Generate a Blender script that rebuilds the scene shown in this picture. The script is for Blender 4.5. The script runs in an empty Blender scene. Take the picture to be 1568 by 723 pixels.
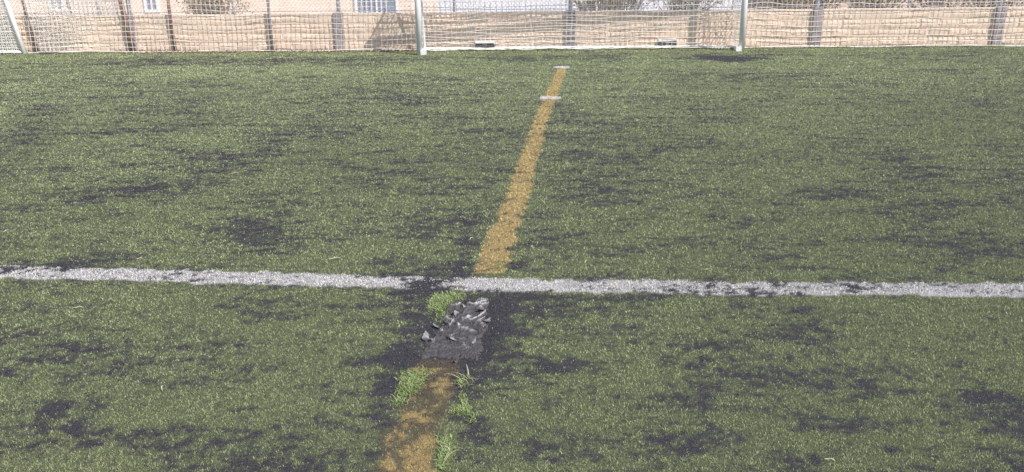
import bpy, math, numpy as np
from mathutils import Vector, Matrix
rng=np.random.default_rng(7)
scene=bpy.context.scene
scene.view_settings.view_transform='Standard'
scene.view_settings.look='None'
scene.view_settings.exposure=0

# ---------------- camera calibration (measured from the photo) ---------------
F=1250.0; CX=784.0; CY=361.5; HC=1.4
p=math.atan(391/F); r=0.0105
fwd=np.array([0,math.cos(p),-math.sin(p)]); R0=np.array([1.,0,0]); U0=np.array([0,math.sin(p),math.cos(p)])
right=R0*math.cos(r)-U0*math.sin(r); up=U0*math.cos(r)+R0*math.sin(r)
def G(px,py,z=0.0):
    d=fwd*F+right*(px-CX)+up*(CY-py)
    t=(HC-z)/-d[2]
    return np.array([d[0]*t,d[1]*t,z])
cam_d=bpy.data.cameras.new("camera"); cam=bpy.data.objects.new("camera",cam_d)
scene.collection.objects.link(cam); scene.camera=cam
cam_d.sensor_width=36; cam_d.lens=36*F/1568; cam_d.clip_end=2000; cam_d.clip_start=0.05
cam.matrix_world=Matrix(((right[0],up[0],-fwd[0],0),(right[1],up[1],-fwd[1],0),(right[2],up[2],-fwd[2],HC),(0,0,0,1)))

# ---------------- light ----------------
S=Vector((0.52,-0.50,0.80)).normalized()
elev=math.asin(S.z); rot=math.atan2(S.x,S.y)
w=bpy.data.worlds.new("World"); scene.world=w; w.use_nodes=True
nt=w.node_tree; bg=nt.nodes['Background']
sky=nt.nodes.new('ShaderNodeTexSky'); sky.sky_type='NISHITA'; sky.sun_disc=False
sky.sun_elevation=elev; sky.sun_rotation=rot
nt.links.new(sky.outputs[0],bg.inputs[0]); bg.inputs[1].default_value=0.14
sd=bpy.data.lights.new("sun",'SUN'); sd.energy=5.0; sd.angle=math.radians(0.5); sd.color=(1,0.94,0.83)
so=bpy.data.objects.new("sun",sd); scene.collection.objects.link(so)
so.rotation_euler=(-S).to_track_quat('-Z','Y').to_euler()

# ---------------- numpy noise ----------------
TAB=np.random.default_rng(11).random((256,256))
def vn(x,y,s=0):
    x=x+s*17.37; y=y+s*9.71
    xi=np.floor(x).astype(int); yi=np.floor(y).astype(int)
    fx=x-xi; fy=y-yi; fx=fx*fx*(3-2*fx); fy=fy*fy*(3-2*fy)
    a=TAB[xi&255,yi&255]; b=TAB[(xi+1)&255,yi&255]; c=TAB[xi&255,(yi+1)&255]; d=TAB[(xi+1)&255,(yi+1)&255]
    return (a*(1-fx)+b*fx)*(1-fy)+(c*(1-fx)+d*fx)*fy
def fbm(x,y,f0,octs,s=0,gain=0.55):
    tot=0; amp=1; n=0; f=f0
    for i in range(octs):
        a=0.6+i*1.1
        xr=x*math.cos(a)-y*math.sin(a); yr=x*math.sin(a)+y*math.cos(a)
        tot=tot+amp*vn(xr*f,yr*f,s+i*3+1); n+=amp; amp*=gain; f*=2.07
    return tot/n
def sst(a,b,x):
    t=np.clip((x-a)/(b-a),0,1); return t*t*(3-2*t)

# ---------------- pitch layout ----------------
wl=np.array([G(*q) for q in [(-300,410),(0,417),(350,426),(620,434),(830,438),(1100,442),(1568,444),(1900,446)]])
def white_c(x): 
    return np.interp(x,wl[:,0],wl[:,1])
yl=np.array([G(*q) for q in [(615,740),(638,650),(668,570),(705,490),(751,412),(793,300),(828,185),(846,142),(860,104)]])
def yel_c(y):
    return np.interp(y,yl[:,1],yl[:,0])
YW=0.076; WW=0.085
blobs=[]
def blob(px,py,rx,ry,a):
    c=G(px,py); x1=G(px+rx,py); n=G(px,py+ry); f=G(px,max(py-ry,40))
    blobs.append((c[0],c[1],abs(x1[0]-c[0]),abs(f[1]-n[1])/2,a))
for b in [(695,512,74,58,2.3),(612,555,30,56,1.5),(650,437,40,14,2.0),(725,590,32,70,1.2),(765,475,38,36,1.0),(690,404,40,11,.9),(716,370,14,40,1.0),
 (778,436,78,8,-2.2),(560,433,50,10,-.4),
 (120,408,45,8,1.5),(295,420,35,9,1.5),(30,412,30,5,.9),(220,428,40,5,.9),(340,436,60,6,1.0),(890,432,40,7,.9),(1040,443,40,9,.9),(1340,442,45,10,1.2),(1420,436,50,6,1.0),(560,424,40,4,.8),(830,458,70,7,1.2),(480,440,60,5,.8),(1200,452,60,5,.8),(960,454,70,6,.9),
 (380,345,70,25,1.0),(140,395,50,16,1.0),(235,293,60,8,.9),(640,370,40,30,.5),(820,410,60,16,.6),(260,300,120,14,.4),
 (1060,620,60,40,.4),(1530,600,50,30,.8),(1440,540,90,16,.6),(1200,550,100,40,.25),(1000,690,80,40,.15),
 (250,520,80,30,.35),(120,640,70,50,.35),(400,690,140,40,.1),(595,640,26,80,.7),(560,490,50,30,.5),(735,680,34,50,.8),(580,700,24,40,.5),(850,560,70,50,.3),
 (985,295,60,8,.8),(1180,385,60,12,.6),(1500,380,90,10,.5),(450,210,90,10,.7),(120,205,110,9,.7),(1120,90,38,3.5,4.0),  # last entry: shadow on the turf near the right goal post, painted dark
 (300,95,300,6,.8),(900,88,500,5,.8),(620,150,120,8,.5),(330,240,90,9,.5),(60,260,70,9,.5),(1250,300,80,8,.4),
 (250,370,90,15,-.3),(530,380,80,25,-.4),(1000,400,150,15,-.4),(500,560,80,60,-.4),(1350,560,80,40,-.3),(60,480,60,20,-.2),(1150,150,350,25,-.3),(250,150,200,20,-.1),(1350,200,200,40,-.25),
 (1300,680,150,50,-.4),(950,600,70,60,-.4)]:
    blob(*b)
def rubber_shadow_raw(x,y):
    n=fbm(x,y,1.5,3,0,0.6)
    v=(n-0.5)*1.8+0.12
    st=fbm(x*0.55+0.12*y,y*1.5,5.2,4,60,0.9)          # brushed streaks
    v=v+(st-0.5)*4.7
    mi=fbm(x,y,28,3,120,0.9)
    v=v+(mi-0.5)*3.8
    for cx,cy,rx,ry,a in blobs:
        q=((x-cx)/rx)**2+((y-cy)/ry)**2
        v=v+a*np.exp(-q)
    return v
ybot=G(690,560)[1]
def lines(x,y):
    e=(fbm(x,y,14,3,90)-0.5)*0.075
    dw=np.abs(y-white_c(x)); W=1-sst(WW-0.012,WW+0.012,dw+e)
    dx=np.abs(x-yel_c(y)+ (0.0)); Y=1-sst(YW-0.020,YW+0.020,dx+e*np.where(y<ybot,1.8,1.3))
    yend=yl[-1,1]; Y=Y*(y<yend)
    y0=G(700,565)[1]; y1=G(720,420)[1]
    Y=Y*(1-((y>y0)&(y<y1)))
    pt=sst(0.40,0.56,fbm(x,y,11,4,400,0.7))
    Y=Y*np.where(y<ybot,pt,1)
    t1=G(843,150); T=(np.abs(y-t1[1])<0.13)&(np.abs(x-t1[0])<0.13)
    t2=G(860,103); T2=(np.abs(y-t2[1])<0.16)&(np.abs(x-t2[0])<0.13)
    return W,Y,(T|T2)*1.0
def soil(x,y):
    dx=np.abs(x-yel_c(y)); return (1-sst(YW*0.8,YW*1.4,dx+(fbm(x,y,12,3,95)-0.5)*0.08))*(y<ybot+0.05)
hc=G(697,508)
def Hf(x,y):
    h=0.016*(fbm(x,y,0.8,3,5)-0.5)+0.010*(fbm(x,y,6,2,15)-0.5)
    q=((x-hc[0])/0.16)**2+((y-hc[1])/0.26)**2
    return h-0.018*np.exp(-q*q)

def mesh_np(name,co,faces,cols=None,mat=None,smooth=False):
    me=bpy.data.meshes.new(name)
    M,K=faces.shape
    me.vertices.add(len(co)); me.vertices.foreach_set('co',np.ascontiguousarray(co,dtype=np.float32).ravel())
    me.loops.add(M*K); me.loops.foreach_set('vertex_index',np.ascontiguousarray(faces,dtype=np.int32).ravel())
    me.polygons.add(M); me.polygons.foreach_set('loop_start',np.arange(0,M*K,K,dtype=np.int32))
    if smooth: me.polygons.foreach_set('use_smooth',np.ones(M,dtype=bool))
    me.update(calc_edges=True)
    if cols is not None:
        a=me.color_attributes.new('Col','FLOAT_COLOR','POINT')
        c=np.ones((len(co),4),dtype=np.float32); c[:,:3]=cols
        a.data.foreach_set('color',c.ravel())
    ob=bpy.data.objects.new(name,me); scene.collection.objects.link(ob)
    if mat: me.materials.append(mat)
    return ob

# ---------------- materials ----------------
def mat(name,color=None,rough=0.7,attr=False,noise=None,bump=None,spec=0.3,metal=0):
    m=bpy.data.materials.new(name); m.use_nodes=True
    t=m.node_tree; b=t.nodes['Principled BSDF']
    b.inputs['Roughness'].default_value=rough; b.inputs['Specular IOR Level'].default_value=spec; b.inputs['Metallic'].default_value=metal
    tc=t.nodes.new('ShaderNodeNewGeometry')
    if attr:
        a=t.nodes.new('ShaderNodeAttribute'); a.attribute_name='Col'; src=a.outputs['Color']
    else:
        q=t.nodes.new('ShaderNodeRGB'); q.outputs[0].default_value=(*color,1); src=q.outputs[0]
    if noise:
        sc,lo,hi=noise
        n=t.nodes.new('ShaderNodeTexNoise'); n.inputs['Scale'].default_value=sc; n.inputs['Detail'].default_value=6; n.inputs['Roughness'].default_value=0.65
        t.links.new(tc.outputs['Position'],n.inputs['Vector'])
        mr=t.nodes.new('ShaderNodeMapRange'); mr.inputs[1].default_value=0.3; mr.inputs[2].default_value=0.7
        mr.inputs[3].default_value=lo; mr.inputs[4].default_value=hi
        t.links.new(n.outputs[0],mr.inputs[0])
        vm=t.nodes.new('ShaderNodeVectorMath'); vm.operation='SCALE'
        t.links.new(src,vm.inputs[0]); t.links.new(mr.outputs[0],vm.inputs['Scale']); src=vm.outputs[0]
    t.links.new(src,b.inputs['Base Color'])
    if bump:
        sc,st,di=bump
        n=t.nodes.new('ShaderNodeTexNoise'); n.inputs['Scale'].default_value=sc; n.inputs['Detail'].default_value=5
        t.links.new(tc.outputs['Position'],n.inputs['Vector'])
        bp=t.nodes.new('ShaderNodeBump'); bp.inputs['Strength'].default_value=st; bp.inputs['Distance'].default_value=di
        t.links.new(n.outputs[0],bp.inputs['Height']); t.links.new(bp.outputs[0],b.inputs['Normal'])
    return m
m_ground=mat('turf_ground',attr=True,rough=0.95,noise=(160,0.55,1.5),bump=(220,0.8,0.01),spec=0.15)
m_blade=mat('turf_fibre',attr=True,rough=0.75,spec=0.12)
m_gran=mat('rubber',attr=True,rough=0.5,spec=0.5)
m_tuft=mat('live_grass',attr=True,rough=0.6)
m_block=mat('split_block',attr=True,rough=0.95,noise=(22,0.90,1.08),bump=(70,0.4,0.005),spec=0.1)
m_mortar=mat('mortar',(0.64,0.48,0.38),rough=0.95,noise=(15,0.88,1.08))
m_conc=mat('concrete_post',(0.38,0.33,0.35),rough=0.9,noise=(12,0.75,1.2),bump=(60,0.4,0.005))
m_pave=mat('pavement',(0.74,0.70,0.73),rough=0.9,noise=(1.3,0.85,1.1))
m_white=mat('white_paint',(0.84,0.84,0.86),rough=0.4,noise=(9,0.88,1.03),spec=0.5)
m_net=mat('net_cord',(0.88,0.86,0.83),rough=0.7)
m_galv=mat('galvanised',(0.50,0.50,0.54),rough=0.5,noise=(20,0.8,1.1),metal=0.2)
m_dark=mat('dark_rubber_wheel',(0.10,0.10,0.11),rough=0.7,noise=(30,0.7,1.3))
m_rust=mat('rusty_steel',(0.30,0.20,0.17),rough=0.8,noise=(25,0.6,1.4))
m_stucco=mat('stucco',(0.82,0.66,0.56),rough=0.95,noise=(3,0.88,1.08),bump=(90,0.3,0.004))
m_stucco2=mat('stucco_warm',(0.74,0.57,0.47),rough=0.95,noise=(3,0.8,1.1))
m_glass=mat('window_glass',(0.25,0.28,0.36),rough=0.1,spec=0.8,noise=(2,0.8,1.2))
m_mem=mat('torn_membrane',attr=True,rough=0.7,noise=(90,0.6,1.4),bump=(140,0.6,0.006),spec=0.3)
m_leaf=mat('dry_leaf',attr=True,rough=0.8)
m_straw=mat('straw',(0.62,0.58,0.45),rough=0.7,noise=(60,0.8,1.1))

# ---------------- wall base line ----------------
def wbase(px,back=0.0):
    return G(px,81-(px-100)*11/1468.0)
W0=wbase(100); W1=wbase(1500)
wt=(W1-W0)/np.linalg.norm(W1-W0); wn=np.array([-wt[1],wt[0],0])
def WP(s,dn=0,z=0): return W0+wt*s+wn*dn+np.array([0,0,z])
def spx(px): return float(np.dot(wbase(px)-W0,wt))

# ---------------- ground sheet ----------------
ds=np.concatenate([[-80,-30,-8,-2,0.5,1.1],np.geomspace(1.5,19,560),[24,40,90,250,900]])
us=np.concatenate([[-25,-8,-3,-1.6,-1.2],np.linspace(-1,1,900),[1.2,1.6,3,8,25]])
D,Uu=np.meshgrid(ds,us,indexing='ij')
X=Uu*(0.72*np.clip(D,1,None)+0.9); Yy=D.copy()
x=X.ravel(); y=Yy.ravel()
Rr=rubber_shadow_raw(x,y); Rm=sst(-0.3,1.8,Rr)
Wm,Ym,Tm=lines(x,y)
rub_shadow=np.array([0.054,0.052,0.062])
grn=np.array([0.140,0.158,0.088])
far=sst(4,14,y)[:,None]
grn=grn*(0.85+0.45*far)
col=grn*(1-Rm[:,None])+rub_shadow[None]*Rm[:,None]
so_=soil(x,y)[:,None]
col=col*(1-0.8*so_)+np.array([0.11,0.085,0.060])*0.8*so_
whc=np.array([0.52,0.49,0.52]); yec=np.array([0.36,0.265,0.125])
brk=(1-sst(0.5,1.6,Rr))[:,None]; brky=(1-0.85*sst(0.8,2.0,Rr))[:,None]
col=col*(1-0.65*Wm[:,None]*brk)+whc*0.65*Wm[:,None]*brk
col=col*(1-0.8*Ym[:,None]*brky)+yec*0.8*Ym[:,None]*brky
col=col*(1-0.8*Tm[:,None])+np.array([0.52,0.49,0.50])*0.8*Tm[:,None]
co=np.stack([x,y,Hf(x,y)*(np.abs(y)<30)],1)
nr,nc=D.shape
idx=np.arange(nr*nc).reshape(nr,nc)
faces=np.stack([idx[:-1,:-1],idx[:-1,1:],idx[1:,1:],idx[1:,:-1]],-1).reshape(-1,4)
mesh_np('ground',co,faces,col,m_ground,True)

# ---------------- turf fibres ----------------
N=1600000
lo,hi=1.75,float(W0[1])+0.15
u01=rng.random(N); u01=u01**1.18
d=lo*(hi/lo)**u01; x=(rng.random(N)*2-1)*(0.68*d+0.45); y=d
Rr=rubber_shadow_raw(x,y); Rm=sst(-0.4,1.8,Rr)
Wm,Ym,Tm=lines(x,y)
behind=np.dot(np.stack([x,y,0*x],1)-W0,wn)<-0.03
mem_q=((x-hc[0])/0.125)**2+((y-hc[1])/0.22)**2
clump=fbm(x,y,60,3,210,0.9)
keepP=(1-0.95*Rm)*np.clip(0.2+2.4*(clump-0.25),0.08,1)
keepP=np.where(Wm>0.5,0.95*(1-0.95*sst(0.45,1.7,Rr)),keepP)
keepP=keepP*(1-0.8*soil(x,y)*(Ym<0.5))
keepP=np.where(Ym>0.5,np.where(y<ybot,0.55*(1-0.6*sst(0.9,2.4,Rr)),0.95*(1-0.75*sst(0.7,2.0,Rr))),keepP)
keepP=np.where(Tm>0.5,1,keepP)
keep=(rng.random(N)<keepP)&behind&(mem_q>1)
x=x[keep];y=y[keep];Rm=Rm[keep];Wm=Wm[keep];Ym=Ym[keep];Tm=Tm[keep];clump=clump[keep];n=len(x)
sc=np.clip(y/4.2,0.5,4)
h=(0.003+0.0060*rng.random(n))*(0.75+0.26*sc)*(1-0.3*Rm)
wd=(0.0017+0.0018*rng.random(n))*sc
a=rng.random(n)*2*np.pi; la=rng.random(n)*2*np.pi; ll=h*(0.2+0.9*rng.random(n))
z=Hf(x,y)-0.001
wx=np.cos(a)*wd/2; wy=np.sin(a)*wd/2
lx=np.cos(la)*ll; ly=np.sin(la)*ll
P=np.empty((n,4,3))
P[:,0]=np.stack([x-wx,y-wy,z],1); P[:,1]=np.stack([x+wx,y+wy,z],1)
P[:,2]=np.stack([x+lx+wx*.5,y+ly+wy*.5,z+h],1); P[:,3]=np.stack([x+lx-wx*.5,y+ly-wy*.5,z+h],1)
t=rng.random(n)[:,None]**1.1
g1=np.array([0.190,0.220,0.115]); g2=np.array([0.500,0.545,0.310])
c=g1*(1-t)+g2*t
big=(fbm(x,y,0.5,3,70)-0.5)[:,None]
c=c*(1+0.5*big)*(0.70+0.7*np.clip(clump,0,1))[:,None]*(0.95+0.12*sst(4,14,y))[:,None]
dust=(rng.random(n)<0.12+0.25*Rm)[:,None]
c=np.where(dust,np.array([0.08,0.08,0.09])*(0.5+1.2*t),c)
cw=np.array([0.90,0.86,0.90])*(0.72+0.4*t)
c=np.where((Wm>0.5)[:,None]&~(rng.random(n)<0.12)[:,None],np.minimum(cw,0.9),c)
cy=np.array([0.74,0.55,0.26])*(0.50+0.7*t)
c=np.where((Ym>0.5)[:,None]&~(rng.random(n)<0.16)[:,None],cy*np.where(y<ybot,0.75,1)[:,None],c)
c=np.where((Tm>0.5)[:,None],np.array([0.78,0.74,0.76])*(0.7+0.4*t),c)
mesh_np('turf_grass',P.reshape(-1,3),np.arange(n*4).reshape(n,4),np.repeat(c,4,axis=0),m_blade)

# ---------------- rubber granules ----------------
N=520000
d=lo*(13/lo)**rng.random(N); x=(rng.random(N)*2-1)*(0.68*d+0.5); y=d
Rr=rubber_shadow_raw(x,y); Rm=sst(-0.2,1.6,Rr)
_,Yg,Tg=lines(x,y)
keep=(rng.random(N)<(0.28+0.72*Rm)*(1-0.6*Yg)*(1-0.8*Tg))
x=x[keep];y=y[keep];n=len(x)
s=(0.0011+0.0015*rng.random(n))*np.clip(y/3.2,0.75,3)
z=Hf(x,y)+s*0.4+rng.random(n)*0.005
v=rng.normal(size=(n,4,3)); v/=np.linalg.norm(v,axis=2,keepdims=True)
P=np.stack([x,y,z],1)[:,None,:]+v*s[:,None,None]*1.3
base=np.arange(n)[:,None]*4
tri=np.array([[0,1,2],[0,2,3],[0,3,1],[1,3,2]])
fc=(base[:,:,None]+tri[None]).reshape(-1,3)
k=rng.random(n)[:,None]**2.5
c=np.array([0.026,0.025,0.032])*(1-k)+np.array([0.32,0.30,0.35])*k
mesh_np('rubber_granules',P.reshape(-1,3),fc,np.repeat(c,4,axis=0),m_gran)

# ---------------- helpers for built objects ----------------
class MB:
    def __init__(s): s.v=[]; s.f=[]; s.c=[]
    def tube(s,pts,rad,k=3,col=(1,1,1),cap=False):
        pts=[np.asarray(q,float) for q in pts]; b=len(s.v)
        for i,q in enumerate(pts):
            tdir=pts[min(i+1,len(pts)-1)]-pts[max(i-1,0)]
            L=np.linalg.norm(tdir); tdir=tdir/L if L>0 else np.array([0,0,1.])
            ref=np.array([0,0,1.]) if abs(tdir[2])<0.9 else np.array([0,1.,0])
            u=np.cross(tdir,ref); u/=np.linalg.norm(u); vv=np.cross(tdir,u)
            rr=rad[i] if hasattr(rad,'__len__') else rad
            for j in range(k):
                a=2*math.pi*j/k
                s.v.append(q+u*math.cos(a)*rr+vv*math.sin(a)*rr); s.c.append(col)
        for i in range(len(pts)-1):
            for j in range(k):
                s.f.append((b+i*k+j,b+i*k+(j+1)%k,b+(i+1)*k+(j+1)%k,b+(i+1)*k+j))
        if cap:
            s.f.append(tuple(b+j for j in range(k))[::-1]); e=b+(len(pts)-1)*k
            s.f.append(tuple(e+j for j in range(k)))
    def box(s,o,ax,ay,az,col=(1,1,1),bev=0.0):
        o=np.asarray(o,float);ax=np.asarray(ax,float);ay=np.asarray(ay,float);az=np.asarray(az,float)
        b=len(s.v)
        for k in (0,1):
            for (i,j) in ((0,0),(1,0),(1,1),(0,1)):
                s.v.append(o+ax*i+ay*j+az*k); s.c.append(col)
        for f in ((3,2,1,0),(4,5,6,7),(0,1,5,4),(1,2,6,5),(2,3,7,6),(3,0,4,7)): s.f.append(tuple(b+i for i in f))
    def poly(s,pts,col=(1,1,1)):
        b=len(s.v)
        for q in pts: s.v.append(np.asarray(q,float)); s.c.append(col)
        s.f.append(tuple(range(b,b+len(pts))))
    def obj(s,name,m,parent=None,smooth=False,bevel=0):
        me=bpy.data.meshes.new(name); me.from_pydata([tuple(q) for q in s.v],[],s.f)
        a=me.color_attributes.new('Col','FLOAT_COLOR','POINT')
        c=np.ones((len(s.v),4),dtype=np.float32); c[:,:3]=np.array(s.c); a.data.foreach_set('color',c.ravel())
        if smooth: me.polygons.foreach_set('use_smooth',np.ones(len(me.polygons),dtype=bool))
        me.materials.append(m); me.update()
        o=bpy.data.objects.new(name,me); scene.collection.objects.link(o)
        if bevel:
            bm=o.modifiers.new('bevel','BEVEL'); bm.width=bevel; bm.segments=2; bm.limit_method='ANGLE'
        if parent: o.parent=parent
        return o
def empty(name):
    e=bpy.data.objects.new(name,None); scene.collection.objects.link(e); return e
Z=np.array([0,0,1.])
def net(mb,A,B,C,Dd,step,th,sag=0.03,seed=0,nrm=None):
    A,B,C,Dd=[np.asarray(q,float) for q in (A,B,C,Dd)]
    nu=max(2,int(round(max(np.linalg.norm(B-A),np.linalg.norm(C-Dd))/step))); nv=max(2,int(round(max(np.linalg.norm(Dd-A),np.linalg.norm(C-B))/step)))
    if nrm is None:
        nrm=np.cross(B-A,Dd-A); nrm/=np.linalg.norm(nrm)
    U,V=np.meshgrid(np.linspace(0,1,nu+1),np.linspace(0,1,nv+1),indexing='ij')
    P=(A*(1-U[...,None])+B*U[...,None])*(1-V[...,None])+(Dd*(1-U[...,None])+C*U[...,None])*V[...,None]
    L=np.linalg.norm(B-A)
    n1=fbm(U*L+seed,V*2+seed,0.9,3,seed)-0.5
    n2=fbm(U*L+seed,V*2,2.5,2,seed+5)-0.5
    e=(B-A)/max(L,1e-6)
    P=P+nrm*(n1*sag*3)[...,None]+e*(n2*step*0.7)[...,None]+Z*((fbm(U*L,V*2,1.3,2,seed+9)-0.5)*step*0.9*(V>0))[...,None]
    for i in range(nu+1): mb.tube(P[i],th)
    for j in range(nv+1): mb.tube(P[:,j],th)

# ---------------- block wall ----------------
wall=empty('block_wall')
WH=0.735; courses=4; ch=WH/courses; bl=0.40
s0,s1=-9.0,24.0
core=MB(); core.box(WP(s0,0.003,-0.05),wt*(s1-s0),wn*0.17,Z*(WH+0.035)); core.obj('mortar_core',m_mortar,wall)
vs=[];fs=[];cs=[]
nx,nz=12,6
for cr in range(courses):
    s=s0-(0.2 if cr%2 else 0)
    while s<s1:
        g=0.006; L=bl-g; hh=ch-g
        tint=rng.normal(0,0.035); base=np.array([0.86,0.67,0.55])*(1+tint); base[0]*=1+rng.normal(0,0.012)
        b=len(vs)
        r1=rng.random((nx+1,nz+1)); rel=0.006+0.018*rng.random()
        for i in range(nx+1):
            for j in range(nz+1):
                uu=i/nx; vv=j/nz
                edge=min(uu,1-uu)*L; edv=min(vv,1-vv)*hh
                k=min(1,min(edge,edv)/0.04)
                n1=r1[i,j]
                dn=-0.001-rel*k*(0.2+0.8*n1)
                vs.append(WP(s+uu*L,dn+0.004*(1-k),cr*ch+g/2+vv*hh)); cs.append(base*(0.86+0.19*n1))
        for i in range(nx):
            for j in range(nz):
                q=b+i*(nz+1)+j; fs.append((q,q+nz+1,q+nz+2,q+1))
        s+=bl
mesh_np('blocks',np.array(vs),np.array(fs),np.array(cs),m_block).parent=wall
cap=MB()
s=s0
while s<s1:
    cap.box(WP(s,-0.012,WH),wt*0.797,wn*0.21,Z*0.04,col=np.array([0.80,0.65,0.55])*(1+rng.normal(0,.04))); s+=0.8
cap.obj('coping',m_block,wall,bevel=0.006)
pil=MB()
pils=[spx(v) for v in (205,522,873,1247,1523)]
pils=[pils[0]-4.6]+pils+[pils[-1]+4.4]
for s in pils:
    pil.box(WP(s-0.10,-0.075,-0.03),wt*0.20,wn*0.10,Z*(WH+0.10))
pil.obj('concrete_pilasters',m_conc,wall,bevel=0.01)

# ---------------- chain link fence on the wall ----------------
fence=empty('chain_link_fence')
pb=MB()
for s in pils:
    pb.tube([WP(s,0.06,WH-0.3),WP(s,0.06,2.6)],0.045,12)
    pb.tube([WP(s,0.06,2.6),WP(s,0.06,2.62)],[0.05,0.02],12,cap=True)
for i in range(len(pils)-1):
    s=pils[i]*0.5+pils[i+1]*0.5
    pb.tube([WP(s,0.06,WH),WP(s,0.06,2.6)],0.02,10)
for z in (WH+0.09,1.65,2.55):
    pb.tube([WP(s0,0.02,z),WP(s1,0.02,z)],0.006 if z<2.5 else 0.02,8)
pb.obj('posts_and_rails',m_galv,fence,smooth=True)
cl=MB(); H0,H1=WH+0.06,2.55; hh=H1-H0; s=s0-hh
while s<s1:
    a=max(s,s0); e=min(s+hh,s1)
    if e>a:
        cl.tube([WP(a,0.005,H0+(a-s)),WP(e,0.005,H0+(e-s))],0.0028)
        cl.tube([WP(a,0.012,H1-(a-s)),WP(e,0.012,H1-(e-s))],0.0028)
    s+=0.085
cl.obj('wire_mesh',m_galv,fence)

# ---------------- ball stop net in front of the wall ----------------
bn=empty('ball_stop_net')
mb=MB()
net(mb,WP(s0,-0.22,0.03),WP(s1,-0.22,0.03),WP(s1,-0.14,2.6),WP(s0,-0.14,2.6),0.105,0.0056,sag=0.03,seed=3)
mb.obj('net_mesh',m_net,bn)
mb=MB()
mb.tube([WP(s0,-0.14,2.6),WP(s1,-0.14,2.6)],0.008,6)
pts=[WP(s,-0.20-0.03*math.sin(s*1.3),0.03+0.02*math.sin(s*2.1)) for s in np.arange(s0,s1,0.3)]
mb.tube(pts,0.009,5)
mb.obj('border_rope',m_net,bn)

# ---------------- main goal ----------------
def make_goal(PL,PR,height,depth_top,depth_bot,name,wheels=(),pr=0.06,step=0.12,th=0.0060,netm=m_net):
    g=empty(name)
    e=(PR-PL); L=np.linalg.norm(e); e/=L; b=np.array([-e[1],e[0],0])
    fr=MB()
    for P0 in (PL,PR):
        fr.tube([P0-Z*0.01,P0+Z*height],pr,16,cap=True)
    fr.tube([PL+Z*height,PR+Z*height],pr,16,cap=True)
    fr.obj('posts_and_crossbar',m_white,g,smooth=True)
    fr=MB(); q=0.038
    for P0,sg in ((PL,1),(PR,-1)):
        a0=P0+b*0.05+Z*0.05; a1=P0+b*depth_bot+Z*0.035+e*sg*0.03
        fr.tube([a0,a1],q,10,cap=True)
        fr.tube([a1,P0+b*depth_top+Z*height],0.02,10,cap=True)
        fr.tube([P0+b*depth_top+Z*height,P0+Z*height],0.02,10,cap=True)
        fr.box(P0+e*sg*0.02-b*0.08,e*sg*0.11,b*0.16,Z*0.09)
    fr.tube([PL+b*depth_bot+Z*0.035,PR+b*depth_bot+Z*0.035],q,10,cap=True)
    fr.tube([PL+b*depth_top+Z*height,PR+b*depth_top+Z*height],0.012,8)
    fr.obj('ground_frame',m_white,g,smooth=False)
    nb=MB()
    A=PL+b*(depth_bot-0.02)+Z*0.06; B=PR+b*(depth_bot-0.02)+Z*0.06; C=PR+b*depth_top+Z*height; D_=PL+b*depth_top+Z*height
    net(nb,A,B,C,D_,step,th,sag=0.05,seed=21)
    net(nb,PL+b*0.04+Z*0.06,A,D_,PL+b*0.04+Z*height,step,th,sag=0.03,seed=31)
    net(nb,PR+b*0.04+Z*0.06,B,C,PR+b*0.04+Z*height,step,th,sag=0.03,seed=41)
    net(nb,PL+b*0.04+Z*height,PR+b*0.04+Z*height,C+Z*0.001,D_+Z*0.001,step,th,sag=0.02,seed=51)
    for k in range(6):
        pts=[PL+e*s+b*(depth_bot-0.10-0.04*k+0.05*math.sin(s*3+k*2))+Z*(0.045+0.014*math.sin(s*7+k*1.7)) for s in np.arange(0.1,L-0.05,0.12)]
        nb.tube(pts,0.008,4)
    nb.obj('goal_net',netm,g)
    wm=MB(); wb=MB()
    for f in wheels:
        c=PL+e*L*f+b*(depth_bot-0.02)
        for sg in (-1,1):
            cc=c+e*sg*0.12+Z*0.09-b*0.05
            wm.tube([cc-b*0.03,cc+b*0.03],0.085,18,cap=True)
        wb.box(c-e*0.20-b*0.10+Z*0.15,e*0.40,b*0.16,Z*0.05)
        wb.box(c-e*0.20-b*0.045+Z*0.06,e*0.02,b*0.09,Z*0.09)
        wb.box(c+e*0.18-b*0.045+Z*0.06,e*0.02,b*0.09,Z*0.09)
        wb.tube([c-e*0.19+Z*0.085,c+e*0.19+Z*0.085],0.015,8,cap=True)
    if wheels:
        wm.obj('wheels',m_dark,g,smooth=False); wb.obj('wheel_brackets',m_white,g,bevel=0.004)
    return g
PL=G(643,84); PR=G(1135,78)
make_goal(PL,PR,2.05,0.55,0.92,'football_goal',wheels=(0.20,0.795))

# ---------------- stored goals on the far left ----------------
q0=G(38,83); 
g2=empty('small_goal')
fr=MB(); a=q0; lean=np.array([-0.22,0.1,0])
fr.tube([a,a+lean*1.0+Z*0.95,a+lean*2+Z*1.9],0.05,14,cap=True)
back=np.array([-1.9,0.55,0])
fr.tube([a+Z*0.04,a+back+Z*0.04],0.035,10,cap=True)
fr.tube([a+lean*2+Z*1.9,a+back+lean*2+Z*1.9],0.05,14,cap=True)
fr.tube([a+back,a+back+lean*2+Z*1.9],0.05,14,cap=True)
fr.obj('frame',m_white,g2,smooth=True)
nb=MB(); net(nb,a+Z*0.05,a+back+Z*0.05,a+back+lean*2+Z*1.9,a+lean*2+Z*1.9,0.06,0.008,seed=61)
net(nb,a+Z*0.05+np.array([0,.1,0]),a+back+Z*0.05,a+back+lean*2+Z*1.9,a+lean*2+Z*1.9,0.05,0.008,seed=71)
nb.obj('net',m_net,g2)
g3=empty('folded_training_goal')
fr=MB()
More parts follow.
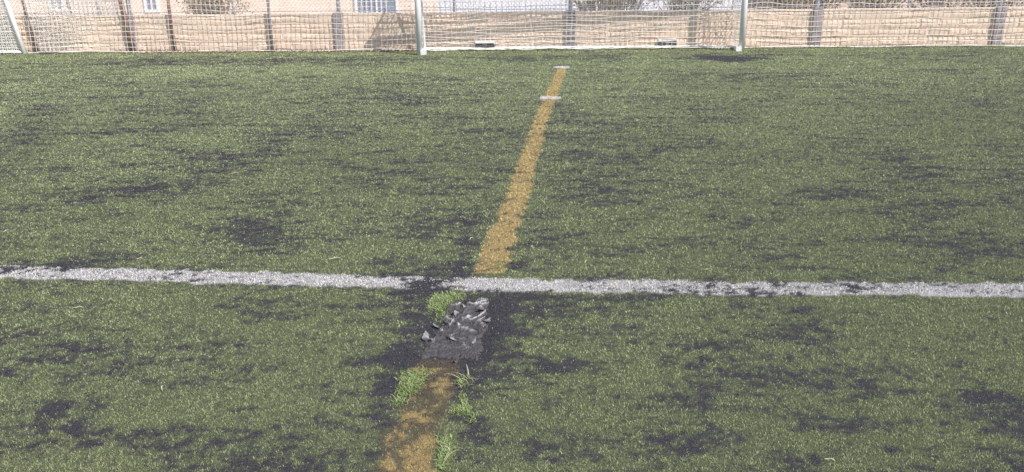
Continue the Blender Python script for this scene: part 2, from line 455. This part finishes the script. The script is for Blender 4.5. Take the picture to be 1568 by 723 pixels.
for (xb,yb,xt) in ((124,79,115),(170,78,158)):
    b0=G(xb,yb); lx=(xt-xb)/76.0
    fr.tube([b0-Z*0.01,b0+Z*1.0+np.array([lx,0.02,0]),b0+Z*1.9+np.array([lx*1.9,0.05,0])],0.032,12,cap=True)
b1=G(60,83); b2=G(208,79)
fr.tube([b1+Z*0.03,b2+Z*0.03],0.02,8,cap=True)
fr.obj('frame',m_galv,g3,smooth=True)
nb=MB()
for k in range(3):
    net(nb,G(55+k*8,82)+Z*0.04,G(205-k*12,80)+Z*0.04,G(205-k*6,80)+Z*1.9,G(40+k*10,82)+Z*1.9,0.085+0.01*k,0.0055,sag=0.10,seed=81+k*7)
nb.obj('net',m_net,g3)
for i,(xb,lean_) in enumerate(((62,-.1),(208,-.10),(272,-.02),(420,0.0))):
    mb=MB(); b0=WP(spx(xb),-0.10,0)
    mb.tube([b0,b0+Z*0.9+wt*lean_,b0+Z*1.5+wt*lean_*1.6],0.035 if i!=1 else 0.05,10,cap=True)
    for kz in (0.25,0.6): mb.tube([b0+Z*kz+wt*lean_*kz-wt*0.055,b0+Z*kz+wt*lean_*kz+wt*0.055],0.012,6,cap=True)
    mb.obj('steel_post',m_rust if i<3 else m_conc,None,smooth=True)

# ---------------- background beyond the wall ----------------
pv=MB()
pv.poly([WP(-60,0.19,0.03),WP(80,0.19,0.03),WP(160,120,0.03),WP(-140,120,0.03)])
pv.obj('pavement',m_pave)
def building(name,o,ex,width,depth,height,m,wins):
    e=empty(name); ex=np.asarray(ex,float); ey=np.array([-ex[1],ex[0],0])
    b=MB(); b.box(o,ex*width,ey*depth,Z*height); b.obj('walls',m,e)
    b=MB(); b.box(o-ex*0.1-ey*0.1+Z*height,ex*(width+0.2),ey*(depth+0.2),Z*0.2); b.obj('roof_parapet',m_white,e,bevel=0.02)
    fr=MB(); gl=MB(); br=MB()
    for (sx,z0,ww,wh) in wins:
        q=o+ex*sx+Z*z0-ey*0.06
        t=0.07
        fr.box(q-ex*t-Z*t,ex*(ww+2*t),ey*0.055,Z*t); fr.box(q-ex*t+Z*wh,ex*(ww+2*t),ey*0.055,Z*t)
        fr.box(q-ex*t,ex*t,ey*0.055,Z*wh); fr.box(q+ex*ww,ex*t,ey*0.055,Z*wh); fr.box(q+ex*(ww/2-0.02),ex*0.04,ey*0.028,Z*wh)
        gl.box(q+ey*0.032,ex*ww,ey*0.02,Z*wh)
        for k in range(1,int(ww/0.13)):
            br.tube([q+ex*k*0.13-ey*0.03,q+ex*k*0.13-ey*0.03+Z*wh],0.010,6)
    fr.obj('window_frames',m_white,e); gl.obj('window_glass',m_glass,e); br.obj('window_bars',m_white,e)
    return e
Lb=4.5
def sB(px):
    q=wbase(px); k=1+Lb/np.dot(q[:2],wn[:2]) ; return float(np.dot(q*k-W0,wt))
bs=sB(-260)
building('stucco_building',WP(bs,Lb,0),wt,sB(632)-bs,6,3.6,m_stucco,
   [(sB(92)-bs,0.80,0.3,1.2),(sB(236)-bs,0.75,0.25,1.3),(sB(552)-bs,0.62,sB(610)-sB(552),1.2)])
building('stucco_house',WP(spx(1270)+1.2,6.5,0),wt,9,6,3.4,m_stucco2,[(1.2,0.9,0.8,1.1),(4.5,0.9,0.8,1.1)])

def shrub(name,c,rx,ry,hh,seed,brown=0.7,nl=3500):
    rg=np.random.default_rng(seed); e=empty(name)
    tw=MB(); tips=[]
    for i in range(46):
        a=rg.random()*6.28; rr=math.sqrt(rg.random())
        tip=np.array([math.cos(a)*rr*rx,math.sin(a)*rr*ry,hh*(0.55+0.45*rg.random())*(1-0.35*rr*rr)])
        base=np.array([math.cos(a)*rr*rx*0.15,math.sin(a)*rr*ry*0.15,0])
        mid=base*0.5+tip*0.5+np.array([rg.normal(0,.06),rg.normal(0,.06),0.1])
        tw.tube([c+base,c+mid,c+tip],[0.02,0.012,0.004],5,col=(0.24,0.18,0.14)); tips+= [tip,mid,tip*0.75+mid*0.25]
    tw.obj('twigs',m_leaf,e)
    tips=np.array(tips); k=rg.integers(0,len(tips),nl)
    pos=tips[k]+rg.normal(0,0.10,(nl,3)); pos[:,2]=np.abs(pos[:,2]); pos+=c
    s=0.018+0.022*rg.random(nl)
    u=rg.normal(size=(nl,3)); u/=np.linalg.norm(u,axis=1,keepdims=True); v=rg.normal(size=(nl,3)); v-=u*(u*v).sum(1,keepdims=True); v/=np.linalg.norm(v,axis=1,keepdims=True)
    P=np.stack([pos-u*s[:,None],pos+v*s[:,None]*.5,pos+u*s[:,None],pos-v*s[:,None]*.5],1)
    t=rg.random(nl)[:,None]; bsel=(rg.random(nl)<brown)[:,None]
    cc=np.where(bsel,np.array([0.38,0.29,0.20])*(0.5+t),np.array([0.20,0.21,0.10])*(0.5+t))
    o=mesh_np('leaves',P.reshape(-1,3),np.arange(nl*4).reshape(-1,4),np.repeat(cc,4,axis=0),m_leaf); o.parent=e
sp=[(330,2.0,0.8),(905,4.5,1.1),(940,6,1.0),(1030,5,1.1),(1180,4,1.2),(1225,5,1.1),(1320,3.6,1.2),(1420,3.4,1.1),(1500,4,1.2),(1620,4,1.3)]
for i,(px,dn,rx) in enumerate(sp):
    c=WP(spx(px)*1.0+ (px-784)/1250.0*dn,dn,0.03)
    shrub('dry_shrub',c,rx,0.7,1.9+0.5*((i*37)%10)/10,200+i,0.75)

# ---------------- torn membrane in the worn spot ----------------
rep=empty('torn_turf_backing')
TL,TR,BR,BL=G(690,461),G(754,458),G(738,560),G(630,552)
nu,nv=150,200
U,V=np.meshgrid(np.linspace(0,1,nu),np.linspace(0,1,nv),indexing='ij')
B=(BL*(1-U[...,None])+BR*U[...,None])*(1-V[...,None])+(TL*(1-U[...,None])+TR*U[...,None])*V[...,None]
bx,by=B[...,0],B[...,1]
wx=fbm(bx,by,11,2,7)*0.10; wy=fbm(bx,by,11,2,27)*0.10
n1=1-np.abs(2*fbm(bx+wx,by+wy,17,2,130,0.4)-1)*4.0
ridge=np.clip(n1,0,1)**2
n2=1-np.abs(2*fbm(bx+wy,by*0.7+wx,38,3,150,0.5)-1)*3.0
ridge2=np.clip(n2,0,1)**2
rag=(fbm(bx,by,25,3,77)-0.5)*0.28
ed=np.minimum(np.minimum(U,1-U),np.minimum(V,1-V)*1.2)+rag-0.03
edge=sst(0,0.07,ed)
low=sst(0.10,0.40,V)
z=Hf(bx,by)-0.008+edge*(0.011+0.010*ridge*(0.2+0.8*low)+0.007*ridge2+0.005*fbm(bx,by,8,2,9))
co=np.stack([bx+edge*ridge*0.006,by,z],-1).reshape(-1,3)
pal=fbm(bx,by,9,3,333)
k=np.clip(ridge*0.9+0.35*ridge2,0,1)*edge*(0.10+0.90*low)*(0.35+0.65*sst(0.33,0.56,pal)); k=sst(0.22,0.92,k)[...,None]*(0.5+0.8*fbm(bx,by,60,2,33))[...,None]
cc=np.array([0.078,0.073,0.079])*(1-k)+np.array([0.45,0.43,0.44])*k
idx=np.arange(nu*nv).reshape(nu,nv)
fc=np.stack([idx[:-1,:-1],idx[1:,:-1],idx[1:,1:],idx[:-1,1:]],-1).reshape(-1,4)
mesh_np('crumpled_sheet',co,fc,cc.reshape(-1,3),m_mem,True).parent=rep
fl=MB()
rg=np.random.default_rng(5)
for (px,py) in [(742,464),(728,469),(715,474),(745,476),(702,484),(690,492),(674,500),(658,514),(652,522),(728,488),(714,500),(738,502),(704,518),(724,526),(744,494),(692,478),(660,530),(682,512),(716,484),(670,520),(700,502),(734,480),(720,512)]:
    c=G(px,py); c[2]=float(Hf(np.array([c[0]]),np.array([c[1]]))[0])+0.008
    a=rg.random()*6.28; dv=np.array([math.cos(a),math.sin(a),0]); sv=np.array([-dv[1],dv[0],0])
    Wd=0.006+0.011*rg.random(); Lf=0.028+0.034*rg.random(); n=7; b=len(fl.v); curl=0.4+1.0*rg.random()
    pos=c.copy(); tw_=rg.normal(0,0.5)
    for i in range(n):
        th=curl*i/(n-1); 
        wj=Wd*(1-0.75*(i/(n-1))**2)*(0.6+0.7*rg.random())
        sv2=sv*math.cos(tw_*i/n)+Z*math.sin(tw_*i/n)
        for sgn in (-1,0,1):
            g_=0.14+0.24*rg.random() if i>1 else 0.08
            fl.v.append(pos+sv2*sgn*wj+Z*(0.002*rg.normal())+dv*0.003*rg.normal()); fl.c.append((g_,g_*.97,g_))
        pos=pos+(dv*math.cos(th)+Z*math.sin(th)*0.7)*Lf/(n-1)
    for i in range(n-1):
        for j in range(2):
            q=b+i*3+j; fl.f.append((q,q+1,q+4,q+3))
o=fl.obj('curled_flaps',m_mem,rep,smooth=True)
sm=o.modifiers.new('sub','SUBSURF'); sm.levels=1; sm.render_levels=1

# ---------------- live grass tufts ----------------
def tuft(px,py,rx,ry,n,hgt,seed,wisp=0):
    rg=np.random.default_rng(seed); c=G(px,py)
    wx=abs(G(px+rx,py)[0]-c[0]); wy=abs(G(px,py-ry)[1]-G(px,py+ry)[1])/2
    vs=[];fs=[];cs=[]
    cl=[(rg.normal(0,.42),rg.normal(0,.42)) for _ in range(12)]
    for i in range(n):
        q=cl[rg.integers(0,12)]; ox=(q[0]+rg.normal(0,.22))*wx; oy=(q[1]+rg.normal(0,.22))*wy
        x0,y0=c[0]+ox,c[1]+oy; z0=float(Hf(np.array([x0]),np.array([y0]))[0])-0.003
        a=rg.random()*6.28; L=hgt*(0.45+0.75*rg.random()); th0=0.3+0.6*rg.random(); 
        if i<wisp: L=hgt*(2+1.6*rg.random()); th0=0.8
        w=(0.0012+0.0014*rg.random()); curl=0.7+0.9*rg.random(); t=rg.random()
        g=np.array([0.14,0.20,0.065])*(1-t)+np.array([0.36,0.45,0.18])*t
        if rg.random()<0.10 or i<wisp: g=np.array([0.50,0.47,0.32])
        pos=np.array([x0,y0,z0]); dv=np.array([math.cos(a),math.sin(a),0]); a2=a+1.57+rg.normal(0,.3); sv=np.array([math.cos(a2),math.sin(a2),0])
        b=len(vs); K=4
        for k in range(K):
            ww=w*(1-0.85*(k/(K-1))**1.5)
            vs.append(pos-sv*ww); vs.append(pos+sv*ww); cs+= [g*(0.7+0.3*k/(K-1))]*2
            th=th0+curl*k/(K-1)
            pos=pos+(dv*math.sin(th)+Z*math.cos(th))*L/(K-1)
        for k in range(K-1):
            fs.append((b+2*k,b+2*k+1,b+2*k+3,b+2*k+2))
    mesh_np('grass_tuft',np.array(vs),np.array(fs),np.array(cs),m_tuft)
tuft(677,467,30,25,2600,0.021,1)
tuft(625,588,27,24,2300,0.022,2)
tuft(711,628,16,15,900,0.019,3)
tuft(713,586,12,12,140,0.022,4,wisp=10)
tuft(682,696,16,24,1000,0.020,5,wisp=7)
tuft(765,412,10,8,120,0.016,6)

# ---------------- small litter ----------------
ls=MB()
for (px,py,L,a) in [(513,399,.06,.3),(310,363,.03,.1),(590,325,.05,-.9),(120,474,.05,.05),(214,399,.03,.2),(897,405,.03,1.2),(360,267,.05,.4),(250,598,.04,1.9),(1270,710,.03,-.4),(745,335,.06,2),(722,368,.05,1.2),(10,358,.05,1.4)]:
    c=G(px,py); c[2]=0.012+float(Hf(np.array([c[0]]),np.array([c[1]]))[0]); dv=np.array([math.cos(a),math.sin(a),0])*L/2; n_=np.array([-dv[1],dv[0],0])*0.2
    ls.tube([c-dv,c-dv*.3+n_,c+dv*.3+n_+Z*.004,c+dv],[0.001,0.002,0.002,0.001],5)
ls.obj('straw_litter',m_straw)
N=5000; s=s0+(s1-s0)*rng.random(N); s=np.where(rng.random(N)<0.6, spx(200)+(spx(640)-spx(200))*rng.random(N), s)
dn=-0.06-np.abs(rng.normal(0,0.16,N)); P0=W0+wt*s[:,None]+wn*dn[:,None]; P0[:,2]=0.012+0.02*rng.random(N)
sz=0.010+0.02*rng.random(N); u=rng.normal(size=(N,3)); u[:,2]*=.4; u/=np.linalg.norm(u,axis=1,keepdims=True); v=rng.normal(size=(N,3)); v[:,2]*=.4; v/=np.linalg.norm(v,axis=1,keepdims=True)
P=np.stack([P0-u*sz[:,None],P0+v*sz[:,None]*.6,P0+u*sz[:,None],P0-v*sz[:,None]*.6],1)
t=rng.random(N)[:,None]; cc=np.array([0.20,0.12,0.08])*(1-t)+np.array([0.50,0.36,0.24])*t
mesh_np('leaf_litter',P.reshape(-1,3),np.arange(N*4).reshape(-1,4),np.repeat(cc,4,axis=0),m_leaf)
